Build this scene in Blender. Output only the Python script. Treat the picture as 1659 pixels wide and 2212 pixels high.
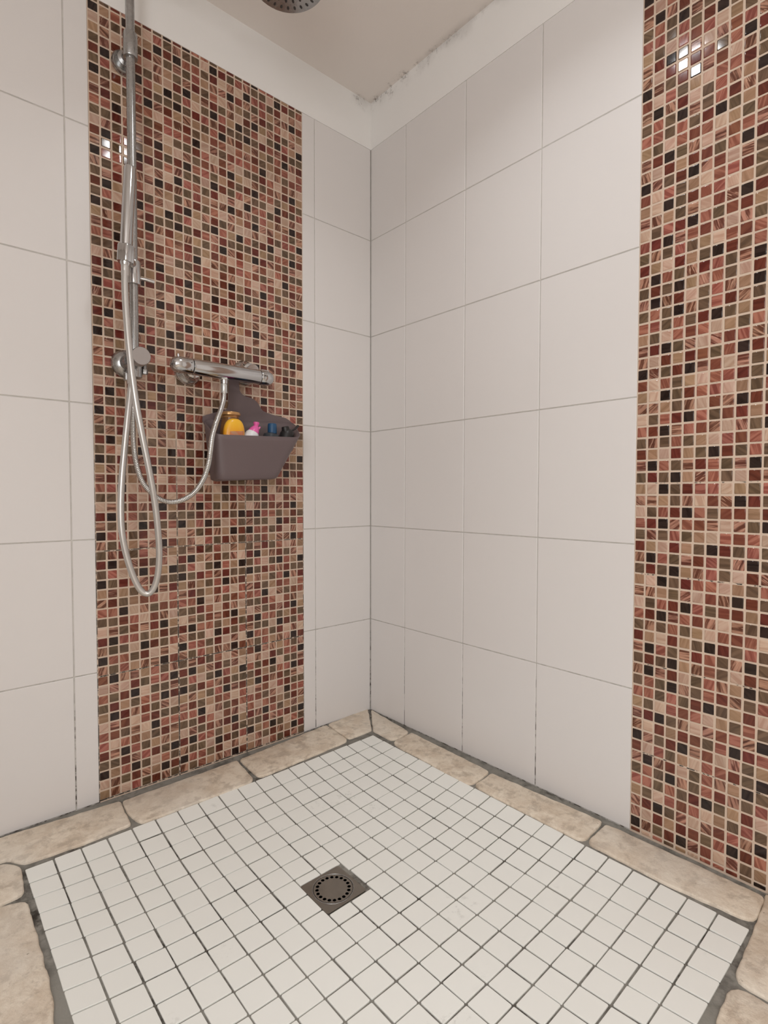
import bpy, bmesh, math, random
import numpy as np
from mathutils import Vector, Matrix, noise
random.seed(7)
for o in list(bpy.data.objects): bpy.data.objects.remove(o)
SC = bpy.context.scene
COL = SC.collection

# ------------------------------------------------------------------ camera
CAM = Vector((-1.23995851, -1.47174268, 0.774920470))
YAW, PITCH, ROLL, FPX = 0.724973841, -0.0329510081, 0.00140758218, 1167.83248
F_ = Vector((math.cos(PITCH)*math.sin(YAW), math.cos(PITCH)*math.cos(YAW), math.sin(PITCH)))
R0 = Vector((math.cos(YAW), -math.sin(YAW), 0)); U0 = R0.cross(F_)
R_ = R0*math.cos(ROLL) + U0*math.sin(ROLL); U_ = -R0*math.sin(ROLL) + U0*math.cos(ROLL)
cd = bpy.data.cameras.new('camera'); cam = bpy.data.objects.new('camera', cd); COL.objects.link(cam)
cd.sensor_fit = 'VERTICAL'; cd.sensor_height = 36.0; cd.lens = FPX/2212*36.0; cd.clip_start = 0.02
M = Matrix((R_, U_, -F_)).transposed().to_4x4(); M.translation = CAM
cam.matrix_world = M
SC.camera = cam
def pix(p):
    d = Vector(p)-CAM; z = d.dot(F_)
    if z <= 0.01: return None
    return 829.5+FPX*d.dot(R_)/z, 1106-FPX*d.dot(U_)/z, z

# ------------------------------------------------------------------ world, lights, exposure
w = bpy.data.worlds.new('world'); SC.world = w; w.use_nodes = True
w.node_tree.nodes['Background'].inputs[0].default_value = (1, .93, .88, 1)
w.node_tree.nodes['Background'].inputs[1].default_value = 0.0
SC.view_settings.view_transform = 'Standard'; SC.view_settings.look = 'None'
SC.view_settings.exposure = 0.02; SC.view_settings.gamma = 1.0
SC.view_settings.use_curve_mapping = False
ZC = 2.131                                    # ceiling height
LAMP = (-0.583, -0.826)                       # shower spot, found from its mirror images in the mosaics
FILLSPOT = (-1.6, -1.9)  # added fill spot behind the camera, no known lamp
def area(name, loc, size, power, color, spread):
    l = bpy.data.lights.new(name, 'AREA'); l.shape = 'DISK'; l.size = size; l.energy = power
    l.color = color; l.spread = spread
    o = bpy.data.objects.new(name, l); COL.objects.link(o); o.location = loc; return o
LCOL = (.955, .985, 1)
area('shower_light', (LAMP[0], LAMP[1], ZC-.012), .095, 2.4, LCOL, math.radians(132))
area('fill_downlight', (FILLSPOT[0], FILLSPOT[1], ZC-.012), .12, 7.6, LCOL, math.radians(125))  # invented fill from the ceiling behind the camera
FILLPOINT = (-1.5, -2.6, 1.35)
l = bpy.data.lights.new('fill_point', 'POINT'); l.energy = 6.5; l.shadow_soft_size = .07; l.color = LCOL  # added point fill behind the camera, no such lamp known
o = bpy.data.objects.new('fill_point', l); COL.objects.link(o); o.location = FILLPOINT
l = bpy.data.lights.new('fill_panel', 'AREA'); l.shape = 'RECTANGLE'; l.size = 1.2; l.size_y = 1.0; l.energy = 22.0; l.color = LCOL  # added fill panel at the unseen side wall, its source invented
o = bpy.data.objects.new('fill_panel', l); COL.objects.link(o); o.location = (-2.27, -2.15, 1.2); o.rotation_euler = (0, -math.pi/2, 0)

# ------------------------------------------------------------------ helpers
def lin(c):
    return tuple(((v/255)/12.92 if v/255 <= .04045 else ((v/255+.055)/1.055)**2.4) for v in c)
def alb(c, k=.86):
    return tuple(min(.9, v*k) for v in lin(c))+(1,)
def tag(o, label=None, cat=None, group=None, kind=None):
    if label: o['label'] = label
    if cat: o['category'] = cat
    if group: o['group'] = group
    if kind: o['kind'] = kind
    return o
def empty(name, loc, label, cat, group=None):
    o = bpy.data.objects.new(name, None); o.empty_display_size = .02; COL.objects.link(o)
    o.location = loc; return tag(o, label, cat, group)
def mk(name, verts, faces, mats, parent=None, smooth=False, fm=None):
    me = bpy.data.meshes.new(name); me.from_pydata([tuple(v) for v in verts], [], faces)
    for m in (mats if isinstance(mats, (list, tuple)) else [mats]): me.materials.append(m)
    if fm is not None: me.polygons.foreach_set('material_index', fm)
    if smooth: me.polygons.foreach_set('use_smooth', [True]*len(faces))
    me.update()
    o = bpy.data.objects.new(name, me); COL.objects.link(o)
    if parent:
        o.parent = parent
        o.matrix_parent_inverse = Matrix.Translation(-world_loc(parent))
    return o
def world_loc(o):
    # every parent here is unrotated; locations add up, and a parented mesh keeps its own origin at the world origin
    return Vector(o.location) if o.parent is None else Vector((0, 0, 0))
class G:
    """collects shapes in world coordinates"""
    def __init__(s): s.v = []; s.f = []; s.m = []
    def add(s, v, f, m=0):
        b = len(s.v); s.v += [tuple(p) for p in v]; s.f += [tuple(i+b for i in q) for q in f]; s.m += [m]*len(f); return s
    def box(s, a, b, m=0):
        x0, y0, z0 = a; x1, y1, z1 = b
        v = [(x0,y0,z0),(x1,y0,z0),(x1,y1,z0),(x0,y1,z0),(x0,y0,z1),(x1,y0,z1),(x1,y1,z1),(x0,y1,z1)]
        return s.add(v, [(0,3,2,1),(4,5,6,7),(0,1,5,4),(1,2,6,5),(2,3,7,6),(3,0,4,7)], m)
    def lathe(s, o, ax, prof, n=28, m=0):
        o = Vector(o); ax = Vector(ax).normalized(); e1 = ax.orthogonal().normalized(); e2 = ax.cross(e1)
        v = []; f = []
        for r, h in prof:
            for i in range(n):
                a = 2*math.pi*i/n; v.append(o+ax*h+(e1*math.cos(a)+e2*math.sin(a))*r)
        k = len(prof)
        for j in range(k-1):
            for i in range(n):
                a = j*n+i; b = j*n+(i+1) % n; f.append((a, b, b+n, a+n))
        if prof[0][0] > 1e-5: f.append(tuple(reversed(range(n))))
        if prof[-1][0] > 1e-5: f.append(tuple((k-1)*n+i for i in range(n)))
        return s.add(v, f, m)
    def tube(s, pts, r, n=14, m=0):
        P = [Vector(p) for p in pts]; v = []; f = []
        t = (P[1]-P[0]).normalized(); e1 = t.orthogonal().normalized()
        for i, p in enumerate(P):
            t2 = (P[min(i+1, len(P)-1)]-P[max(i-1, 0)]).normalized()
            e1 = (e1-t2*e1.dot(t2)).normalized(); e2 = t2.cross(e1)
            rr = r(i/(len(P)-1), i) if callable(r) else r
            for k in range(n):
                a = 2*math.pi*k/n; v.append(p+(e1*math.cos(a)+e2*math.sin(a))*rr)
        for i in range(len(P)-1):
            for k in range(n):
                a = i*n+k; b = i*n+(k+1) % n; f.append((a, b, b+n, a+n))
        f.append(tuple(reversed(range(n)))); f.append(tuple((len(P)-1)*n+k for k in range(n)))
        return s.add(v, f, m)
    def out(s, name, mats, parent=None, smooth=False, bevel=0, angle=40):
        o = mk(name, s.v, s.f, mats, parent, smooth, s.m)
        if smooth:
            o.data.set_sharp_from_angle(angle=math.radians(angle))
        if bevel:
            b = o.modifiers.new('b', 'BEVEL'); b.width = bevel; b.segments = 2; b.limit_method = 'ANGLE'
        return o
def spline(pts, step=.006):
    P = [Vector(p) for p in pts]; P = [P[0]*2-P[1]]+P+[P[-1]*2-P[-2]]; out = []
    for i in range(1, len(P)-2):
        a, b, c, d = P[i-1:i+3]; n = max(2, int((c-b).length/step))
        for k in range(n):
            t = k/n
            out.append(.5*((2*b)+(c-a)*t+(2*a-5*b+4*c-d)*t*t+(3*b-a-3*c+d)*t**3))
    out.append(P[-2]); return out
def evenly(pts, step):
    out = [pts[0]]; acc = 0
    for a, b in zip(pts, pts[1:]):
        L = (b-a).length; d = step-acc
        while d <= L:
            out.append(a+(b-a)*(d/L)); d += step
        acc = (acc+L) % step
    return out

# ------------------------------------------------------------------ materials
class N:
    def __init__(s, name):
        s.m = bpy.data.materials.new(name); s.m.use_nodes = True; s.t = s.m.node_tree; s.b = s.t.nodes['Principled BSDF']
    def n(s, typ, **kw):
        q = s.t.nodes.new(typ)
        for k, v in kw.items(): setattr(q, k, v)
        return q
    def l(s, a, b): s.t.links.new(a, b)
    def put(s, sock, v):
        if hasattr(v, 'links') or isinstance(v, bpy.types.NodeSocket): s.l(v, sock)
        else: sock.default_value = v
    def math(s, op, a, b=0.0, c=0.0, clamp=False):
        q = s.n('ShaderNodeMath', operation=op, use_clamp=clamp)
        s.put(q.inputs[0], a); s.put(q.inputs[1], b); s.put(q.inputs[2], c); return q.outputs[0]
    def ramp(s, v, a, b):    # smooth 0..1 between a and b
        q = s.n('ShaderNodeMapRange', interpolation_type='SMOOTHSTEP'); s.put(q.inputs[0], v)
        q.inputs[1].default_value = min(a, b); q.inputs[2].default_value = max(a, b)
        q.inputs[3].default_value, q.inputs[4].default_value = ((0, 1) if a < b else (1, 0)); return q.outputs[0]
    def mix(s, f, a, b):
        q = s.n('ShaderNodeMix', data_type='RGBA'); s.put(q.inputs[0], f); s.put(q.inputs[6], a); s.put(q.inputs[7], b); return q.outputs[2]
    def noise(s, scale, detail=3, rough=.5, vec=None, dist=0):
        q = s.n('ShaderNodeTexNoise'); q.inputs['Scale'].default_value = scale; q.inputs['Detail'].default_value = detail
        q.inputs['Roughness'].default_value = rough; q.inputs['Distortion'].default_value = dist
        s.l(vec if vec else s.pos(), q.inputs['Vector']); return q.outputs['Fac']
    def pos(s):
        if not hasattr(s, 'p'): s.p = s.n('ShaderNodeNewGeometry').outputs['Position']
        return s.p
    def xyz(s):
        if not hasattr(s, 'q'):
            q = s.n('ShaderNodeSeparateXYZ'); s.l(s.pos(), q.inputs[0]); s.q = q.outputs
        return s.q
    def bump(s, h, strength, dist):
        q = s.n('ShaderNodeBump'); q.inputs['Strength'].default_value = strength; q.inputs['Distance'].default_value = dist
        s.l(h, q.inputs['Height']); s.l(q.outputs[0], s.b.inputs['Normal']); return s
    def set(s, col=None, rough=.5, metal=0, **kw):
        if col is not None: s.put(s.b.inputs['Base Color'], col)
        s.put(s.b.inputs['Roughness'], rough); s.b.inputs['Metallic'].default_value = metal
        for k, v in kw.items(): s.b.inputs[k].default_value = v
        return s
def simple(name, col, rough=.5, metal=0, **kw):
    return N(name).set(tuple(col)+(1,) if len(col) == 3 else col, rough, metal, **kw).m

# paint with mould along the ceiling line
def paint(name, base, which):
    s = N(name); x, y, z = s.xyz()
    dz = s.math('SUBTRACT', ZC, z)
    if which == 'band':                       # near the top edge of the band
        near = s.ramp(dz, .05, .0)
    else:                                     # ceiling: near either wall
        near = s.ramp(s.math('MINIMUM', s.math('ABSOLUTE', x), s.math('ADD', s.math('ABSOLUTE', y), .012)), .028, .0)
    along = s.ramp(s.math('ADD', s.math('ABSOLUTE', x), s.math('ABSOLUTE', s.math('MULTIPLY', y, .95))), .62, .05)
    lefts = s.ramp(s.math('ABSOLUTE', x), .16, .03)
    sp = s.ramp(s.noise(26, 6, .72), .50, .62)
    fine = s.ramp(s.noise(120, 4, .7), .40, .62)
    f = s.math('MULTIPLY', s.math('MULTIPLY', near, sp), s.math('MULTIPLY', fine, s.math('MULTIPLY', lefts, along)))
    soft = s.math('MULTIPLY', s.math('MULTIPLY', near, s.ramp(s.noise(11, 3), .42, .62)), s.math('MULTIPLY', lefts, .35))
    f = s.math('ADD', s.math('MULTIPLY', f, .75), s.math('MULTIPLY', soft, .6), clamp=True)
    col = s.mix(s.noise(3.5, 3), base, tuple(c*.95 for c in base[:3])+(1,))
    col = s.mix(f, col, (.16, .13, .11, 1))
    s.set(col, .6); s.bump(s.noise(220, 3), .12, .002); return s.m
M_BAND = paint('band_paint', (.85, .825, .80, 1), 'band')
M_CEIL = paint('ceiling_paint', (.82, .755, .71, 1), 'ceiling')
M_PLASTER = simple('room_plaster', (.66, .61, .57), .7)

def tile_mat():
    s = N('wall_tile_glaze')
    col = s.mix(s.noise(2.2, 2), (.735, .70, .685, 1), (.71, .675, .655, 1))
    s.set(col, .33, **{'Specular IOR Level': .4}); s.bump(s.noise(14, 2), .06, .004); return s.m
M_TILE = tile_mat()
def floor_tile_mat():
    s = N('floor_tile_ceramic'); x, y, z = s.xyz()
    warm = s.noise(5, 2)
    col = s.mix(warm, (.875, .87, .825, 1), (.84, .83, .78, 1))
    v = s.n('ShaderNodeTexVoronoi'); v.inputs['Scale'].default_value = 13; s.l(s.pos(), v.inputs['Vector'])
    rnd = s.n('ShaderNodeSeparateColor'); s.l(v.outputs['Color'], rnd.inputs[0])
    spot = s.math('MULTIPLY', s.ramp(v.outputs['Distance'], .028, .012), s.math('GREATER_THAN', rnd.outputs[0], .86))
    smear = s.math('MULTIPLY', s.ramp(s.noise(7, 4), .62, .72), s.ramp(s.noise(70, 4, .7), .52, .68))
    col = s.mix(s.math('MULTIPLY', smear, .35), col, (.30, .28, .25, 1))
    col = s.mix(s.math('MULTIPLY', spot, .85), col, (.05, .04, .03, 1))
    s.set(col, .38, **{'Specular IOR Level': .4}); s.bump(s.noise(45, 3), .05, .002); return s.m
M_FTILE = floor_tile_mat()
def grout_tile():
    s = N('wall_grout'); x, y, z = s.xyz()
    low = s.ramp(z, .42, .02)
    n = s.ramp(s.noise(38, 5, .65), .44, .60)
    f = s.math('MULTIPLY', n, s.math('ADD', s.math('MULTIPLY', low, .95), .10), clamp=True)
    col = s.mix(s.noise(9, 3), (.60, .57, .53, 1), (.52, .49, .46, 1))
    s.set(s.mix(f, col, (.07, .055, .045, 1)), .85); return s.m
M_GROUT = grout_tile()
def grout_floor():
    s = N('floor_grout')
    a = s.ramp(s.noise(4.5, 4, .6), .36, .64); b = s.ramp(s.noise(30, 4, .7), .35, .68)
    f = s.math('MULTIPLY', a, b)
    col = s.mix(s.noise(8, 3), (.30, .285, .255, 1), (.22, .205, .175, 1))
    s.set(s.mix(f, col, (.035, .027, .02, 1)), .9); s.bump(s.noise(300, 3), .4, .002); return s.m
M_GFLOOR = grout_floor()
def stone_mat():
    s = N('limestone')
    c = s.mix(s.ramp(s.noise(16, 8, .75, dist=.4), .34, .66), (.64, .52, .40, 1), (.84, .74, .61, 1))
    c = s.mix(s.math('MULTIPLY', s.ramp(s.noise(28, 6, .7), .48, .64), .6), c, (.42, .33, .25, 1))
    c = s.mix(s.math('MULTIPLY', s.ramp(s.noise(3.2, 3), .42, .66), .45), c, (.74, .69, .62, 1))
    pit = s.ramp(s.noise(75, 5, .75), .66, .74)
    c = s.mix(s.math('MULTIPLY', pit, .5), c, (.20, .15, .11, 1))
    s.set(c, .55)
    h = s.math('SUBTRACT', s.noise(24, 8, .7), s.math('MULTIPLY', pit, .5)); s.bump(h, .8, .005); return s.m
M_STONE = stone_mat()
CHROME = N('chrome'); CHROME.set((.57, .57, .575, 1), .13, 1.0); CHROME = CHROME.m
def cloudy():
    s = N('scaled_chrome'); s.set(s.mix(s.noise(60, 4), (.44, .44, .44, 1), (.36, .355, .35, 1)), s.math('ADD', s.math('MULTIPLY', s.noise(90, 4), .3), .12), .95); return s.m
CHROME_OLD = cloudy()
SATIN = simple('satin_hose', (.56, .54, .52), .34, .75)
STEEL = N('brushed_steel'); STEEL.set(STEEL.mix(STEEL.noise(40, 5), (.22, .195, .165, 1), (.30, .27, .235, 1)), .36, .85); STEEL = STEEL.m
BLACK = simple('black_void', (.012, .010, .009), .8)
RUBBER_DARK = simple('dark_rubber', (.035, .03, .028), .6)

# mosaic glass: 8 colours, streaks turned differently in every piece
SH = {'k': ((36, 22, 18), (58, 42, 36)), 'o': ((90, 68, 50), (120, 94, 72)), 'd': ((92, 34, 22), (118, 54, 38)),
      's': ((140, 74, 58), (174, 108, 88)), 't': ((152, 116, 86), (176, 138, 108)), 'p': ((186, 146, 124), (208, 176, 154)),
      'r': ((110, 54, 38), (136, 78, 56)), 'm': ((104, 58, 42), (186, 134, 110))}
def glass(code, wall):
    s = N('mosaic_glass_'+{'k': 'black', 'o': 'olive', 'd': 'dark_red', 's': 'salmon', 't': 'tan', 'p': 'pale', 'r': 'rust', 'm': 'streaked'}[code]+'_'+wall)
    x, y, z = s.xyz()
    if wall == 'left':
        u = s.math('DIVIDE', s.math('ADD', x, XM0), PUL); v = s.math('DIVIDE', s.math('SUBTRACT', z, ZL0), PVL)
    else:
        u = s.math('DIVIDE', s.math('SUBTRACT', s.math('MULTIPLY', y, -1), YM0), PUR); v = s.math('DIVIDE', s.math('SUBTRACT', z, ZR0), PVR)
    cu, cv = s.math('FLOOR', u), s.math('FLOOR', v)
    cell = s.n('ShaderNodeCombineXYZ'); s.l(cu, cell.inputs[0]); s.l(cv, cell.inputs[1])
    wn = s.n('ShaderNodeTexWhiteNoise', noise_dimensions='3D'); s.l(cell.outputs[0], wn.inputs['Vector'])
    sc = s.n('ShaderNodeSeparateColor'); s.l(wn.outputs['Color'], sc.inputs[0])
    loc = s.n('ShaderNodeCombineXYZ'); s.l(s.math('FRACT', u), loc.inputs[0]); s.l(s.math('FRACT', v), loc.inputs[1])
    rot = s.n('ShaderNodeVectorRotate', rotation_type='Z_AXIS'); s.l(loc.outputs[0], rot.inputs['Vector'])
    rot.inputs['Center'].default_value = (.5, .5, 0)
    s.l(s.math('MULTIPLY', s.math('ROUND', s.math('MULTIPLY', sc.outputs[0], 5)), .63), rot.inputs['Angle'])
    st = s.n('ShaderNodeVectorMath', operation='MULTIPLY'); s.l(rot.outputs[0], st.inputs[0]); st.inputs[1].default_value = (.32, 3.2, 1)
    of = s.n('ShaderNodeVectorMath', operation='MULTIPLY_ADD'); s.l(cell.outputs[0], of.inputs[0]); of.inputs[1].default_value = (7.3, 3.1, 1)
    s.l(st.outputs[0], of.inputs[2])
    f = s.noise(1.0, 4, .6, of.outputs[0], .2)
    a, b = SH[code]
    lo, hi = (.42, .60) if code in 'ms' else (.32, .68)
    c = s.mix(s.ramp(f, lo, hi), alb(a), alb(b))
    if code == 'm':
        thin = s.ramp(s.noise(2.2, 2, .5, of.outputs[0], .3), .60, .66)
        c = s.mix(s.math('MULTIPLY', thin, .75), c, alb((206, 160, 134)))
        c = s.mix(s.math('MULTIPLY', s.ramp(s.noise(1.6, 2, .5, of.outputs[0], .3), .40, .33), .6), c, alb((70, 36, 28)))
    h = s.n('ShaderNodeHueSaturation'); s.l(c, h.inputs['Color'])
    h.inputs['Saturation'].default_value = .95
    s.l(s.math('ADD', s.math('MULTIPLY', sc.outputs[1], .30), .85), h.inputs['Value'])
    s.l(s.math('ADD', s.math('MULTIPLY', sc.outputs[2], .014), .493), h.inputs['Hue'])
    s.set(h.outputs[0], .08, **{'Specular IOR Level': .38})
    return s.m
def mosaic_grout(wall):
    s = N('mosaic_grout_'+wall); x, y, z = s.xyz()
    col = s.mix(s.noise(10, 3), alb((198, 178, 160), 1.15), alb((184, 162, 144), 1.15))
    if wall == 'left':
        u = s.math('DIVIDE', s.math('ADD', x, XM0), PUL*8)
        du = s.math('MULTIPLY', s.math('ABSOLUTE', s.math('SUBTRACT', u, s.math('ROUND', u))), PUL*8)
        v = s.math('DIVIDE', s.math('SUBTRACT', z, .317), .3147)
        dv = s.math('MULTIPLY', s.math('ABSOLUTE', s.math('SUBTRACT', v, s.math('ROUND', v))), .3147)
        near = s.math('MAXIMUM', s.ramp(du, .0021, .0011), s.ramp(dv, .0021, .0011))
        f = s.math('MULTIPLY', s.math('MULTIPLY', near, s.ramp(s.noise(60, 4, .7), .41, .52)), s.ramp(z, 1.25, .45))
    else:
        v = s.math('DIVIDE', s.math('SUBTRACT', z, .3934), .2032)
        dv = s.math('MULTIPLY', s.math('ABSOLUTE', s.math('SUBTRACT', v, s.math('ROUND', v))), .2032)
        f = s.math('MULTIPLY', s.math('MULTIPLY', s.ramp(dv, .0018, .0008), s.ramp(s.noise(60, 4, .7), .52, .62)), s.ramp(z, 1.25, .6))
    s.set(s.mix(f, col, (.03, .025, .02, 1)), .7); return s.m

# ------------------------------------------------------------------ the measured grid
JZ = [0.0, .3287, .6617, .9947, 1.3277, 1.6607, 1.9723]          # wall tile courses
XM1, XM0 = .2819, .8895                                            # left mosaic from |x| XM1 to XM0
YM0 = .9313                                                        # right mosaic from |y| YM0
PUL, PVL, ZL0 = (XM0-XM1)/24, .3147/13, .317-.3147                # left pitch, bottom row
PUR, PVR, ZR0 = .0242, .0254, .3934-16*.0254
NRC = 26; YM1 = YM0+NRC*PUR
XEND, YEND = -2.3, -2.9
ZT = JZ[-1]
PIECE_L = Matrix(((1, 0, 0), (0, 0, -1), (0, 1, 0)))               # local (u,v,n) -> left wall: x, z, -y
PIECE_R = Matrix(((0, 0, -1), (-1, 0, 0), (0, 1, 0)))              # right wall: -y, z, -x
PIECE_F = Matrix(((1, 0, 0), (0, 1, 0), (0, 0, 1)))
def plate(w, h, bev=.0012, depth=.006, cham=.0008):
    """square-edged tile with an eased rim, front face at n=0"""
    v = []; f = []
    def ring(a, b, c, n): 
        return [(-a+c, -b, n), (a-c, -b, n), (a, -b+c, n), (a, b-c, n), (a-c, b, n), (-a+c, b, n), (-a, b-c, n), (-a, -b+c, n)]
    a, b = w/2, h/2
    for q in (ring(a, b, cham, -depth), ring(a-.0002, b-.0002, cham, -bev*.7), ring(a-bev, b-bev, cham, 0)): v += q
    for j in range(2):
        for i in range(8): f.append((j*8+i, j*8+(i+1) % 8, (j+1)*8+(i+1) % 8, (j+1)*8+i))
    f.append(tuple(16+i for i in range(8))); return v, f
def chip(w, h):
    v = []; f = []
    def ring(i, c, n):
        a, b = w/2-i, h/2-i
        return [(-a+c, -b, n), (a-c, -b, n), (a, -b+c, n), (a, b-c, n), (a-c, b, n), (-a+c, b, n), (-a, b-c, n), (-a, -b+c, n)]
    for q in (ring(0, .0009, -.0020), ring(.0009, .0009, -.00020), ring(.0022, .0008, 0)): v += q
    for j in range(2):
        for i in range(8): f.append((j*8+i, j*8+(i+1) % 8, (j+1)*8+(i+1) % 8, (j+1)*8+i))
    f += [(16, 17, 18, 19), (16, 19, 20, 23), (20, 21, 22, 23)]
    return v, f
def piece(name, mesh, rot, loc, parent, tilt=0.0):
    o = bpy.data.objects.new(name, mesh); COL.objects.link(o); o.parent = parent
    m = rot.to_4x4(); m.translation = Vector(loc)
    if tilt:
        m = m @ Matrix.Rotation(random.gauss(0, tilt), 4, 'X') @ Matrix.Rotation(random.gauss(0, tilt), 4, 'Y')
    o.matrix_basis = m; return o
def mesh_of(name, vf, mat, smooth=False):
    me = bpy.data.meshes.new(name); me.from_pydata(vf[0], [], vf[1]); me.materials.append(mat)
    if smooth: me.polygons.foreach_set('use_smooth', [True]*len(vf[1]))
    me.update(); return me

# ------------------------------------------------------------------ room shell
MG_L, MG_R = mosaic_grout('left'), mosaic_grout('right')
g = G(); D = .0016; T = .12
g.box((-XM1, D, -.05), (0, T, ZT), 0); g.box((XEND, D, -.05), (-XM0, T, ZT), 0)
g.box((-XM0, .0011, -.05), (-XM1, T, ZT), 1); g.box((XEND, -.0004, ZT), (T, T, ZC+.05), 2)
wall_left = tag(g.out('wall_left', [M_GROUT, MG_L, M_BAND]), 'wall with the shower fittings, cream tiles and a red brown mosaic strip', kind='structure')
g = G()
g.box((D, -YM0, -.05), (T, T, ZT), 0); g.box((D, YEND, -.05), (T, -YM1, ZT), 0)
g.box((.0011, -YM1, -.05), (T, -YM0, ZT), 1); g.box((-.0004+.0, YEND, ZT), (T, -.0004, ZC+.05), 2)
wall_right = tag(g.out('wall_right', [M_GROUT, MG_R, M_BAND]), 'bare wall of large cream tiles ending in a mosaic strip at the frame edge', kind='structure')
ceiling = tag(G().box((XEND-.1, YEND-.1, ZC), (0, 0, ZC+.1)).out('ceiling', M_CEIL), 'painted ceiling with dark mould along its edge', kind='structure')
tag(G().box((XEND-.12, YEND, -.05), (XEND, .12, ZC)).out('wall_far_left', M_PLASTER), kind='structure')
tag(G().box((XEND-.12, YEND-.12, -.05), (.12, YEND, ZC)).out('wall_back', M_PLASTER), kind='structure')

# ------------------------------------------------------------------ wall tiles
J = .0012
def tiles(parent, spans, rot, fix):
    for a, b in spans:
        for z0, z1 in zip(JZ, JZ[1:]):
            lo = z0+(J if z0 > 0 else .0); hi = z1-(J if z1 < ZT else .0)
            ww, hh = (b-a)-2*J, hi-lo
            me = mesh_of('wall_tile', plate(ww, hh), M_TILE)
            piece('wall_tile', me, rot, fix((a+b)/2, (lo+hi)/2), parent, .0008)
tiles(wall_left, [(.0005, .2352), (.2352, XM1+.0008), (XM0-.0008, .9411), (.9411, 1.191), (1.191, 1.441), (1.441, 1.691), (1.691, 1.941), (1.941, 2.19)], PIECE_L, lambda u, z: (-u, 0, z))
tiles(wall_right, [(.0008, .1756), (.1756, .4274), (.4274, .6794), (.6794, YM0+.0008), (YM1-.0008, YM1+.25), (YM1+.25, YM1+.5), (YM1+.5, YM1+.75), (YM1+.75, YM1+1.0), (YM1+1.0, YM1+1.25)], PIECE_R, lambda u, z: (0, -u, z))

# ------------------------------------------------------------------ mosaics
SHEET = ['tpkodssptospr', 'mmtomprmkdomk', 'posdksordtdpm', 'sdkmsrmpmokdm', 'omosotpsrspot', 'dtpdtokdososs', 'mksomdsomkoso', 'odoktmsopdmkm']
def colour_left(c, k):                       # c: column from the left edge, k: row from the floor
    seg, r = divmod(k, 13); r = 12-r
    o = ['UDU', 'DDD', 'DUD', 'DDU', 'DDU', 'DDD', 'UDD', 'DDD'][seg][c//8]; c %= 8
    return SHEET[7-c][r] if o == 'D' else SHEET[c][12-r]
def colour_right(c, k):                      # c: column away from the corner
    seg, r = divmod(k, 8); r = 7-r; s, c = divmod(c, 13)
    o = 'CCBBBCBCCCCBC'[seg]
    if s and seg % 2: o = 'B' if o == 'C' else 'C'
    return SHEET[r][c] if o == 'B' else SHEET[7-r][12-c]
def mosaic(parent, wall, ncol, pu, pv, z0, rot, fix, colour):
    mats = {k: glass(k, wall) for k in SH}; codes = list(SH)
    jw = .0030
    std = chip(pu-jw, pv-jw); sv = np.array(std[0])
    meshes = {k: mesh_of('mosaic_tile', std, mats[k], True) for k in SH}
    for me in meshes.values(): me.polygons.foreach_set('use_smooth', [True]*16+[False]*3)
    cells = []
    k = 0
    while z0+k*pv < ZT-.004:
        for c in range(ncol):
            a = z0+k*pv+jw/2; b = z0+(k+1)*pv-jw/2
            cut = False
            if a < .002: a = .002; cut = True
            if b > ZT: b = ZT; cut = True
            if b-a > .004: cells.append((c, k, a, b, cut))
        k += 1
    def big(q):
        c, k, a, b, cut = q; p = pix(fix((c+.5)*pu, (a+b)/2))
        if p is None or not (-5 < p[0] < 1664 and -5 < p[1] < 2217): return 0
        n = (CAM-Vector(fix((c+.5)*pu, (a+b)/2))).normalized(); nn = rot.col[2]
        hid = 0.2 if (wall == 'left' and 258 < p[0] < 300) else 1
        return hid*abs(n.dot(Vector(nn)))*(b-a)*pu/p[2]**2/(p[2]/(CAM-Vector(fix((c+.5)*pu, (a+b)/2))).length)
    full = sorted([q for q in cells if not q[4]], key=big, reverse=True)
    single = set((q[0], q[1]) for q in full[:300])
    V = []; Fc = []; Mi = []
    for c, k, a, b, cut in cells:
        code = colour(c, k); u = (c+.5)*pu+random.gauss(0, .00022); z = (a+b)/2+random.gauss(0, .00022)
        ax, ay = random.gauss(0, .011), random.gauss(0, .011)
        if (c, k) in single:
            o = piece('mosaic_tile', meshes[code], rot, fix(u, z), parent)
            o.matrix_basis = o.matrix_basis @ Matrix.Rotation(ax, 4, 'X') @ Matrix.Rotation(ay, 4, 'Y')
        else:
            if cut: vv, ff = chip(pu-jw, b-a); q = np.array(vv)
            else: q, ff = sv.copy(), std[1]
            R = np.array(rot @ (Matrix.Rotation(ax, 3, 'X') @ Matrix.Rotation(ay, 3, 'Y')))
            q = q @ R.T+np.array(fix(u, z)); base = len(V)
            V += [tuple(t) for t in q]; Fc += [tuple(i+base for i in t) for t in ff]; Mi += [codes.index(code)]*len(ff)
    o = mk('mosaic_field', V, Fc, [mats[k] for k in codes], parent, True, Mi); o['kind'] = 'stuff'
    o.data.polygons.foreach_set('use_smooth', ([True]*16+[False]*3)*(len(Fc)//19))
mosaic(wall_left, 'left', 24, PUL, PVL, ZL0, PIECE_L, lambda u, z: (-XM0+u, .0002, z), colour_left)
mosaic(wall_right, 'right', NRC, PUR, PVR, ZR0, PIECE_R, lambda u, z: (.0002, -YM0-u, z), colour_right)

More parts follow.
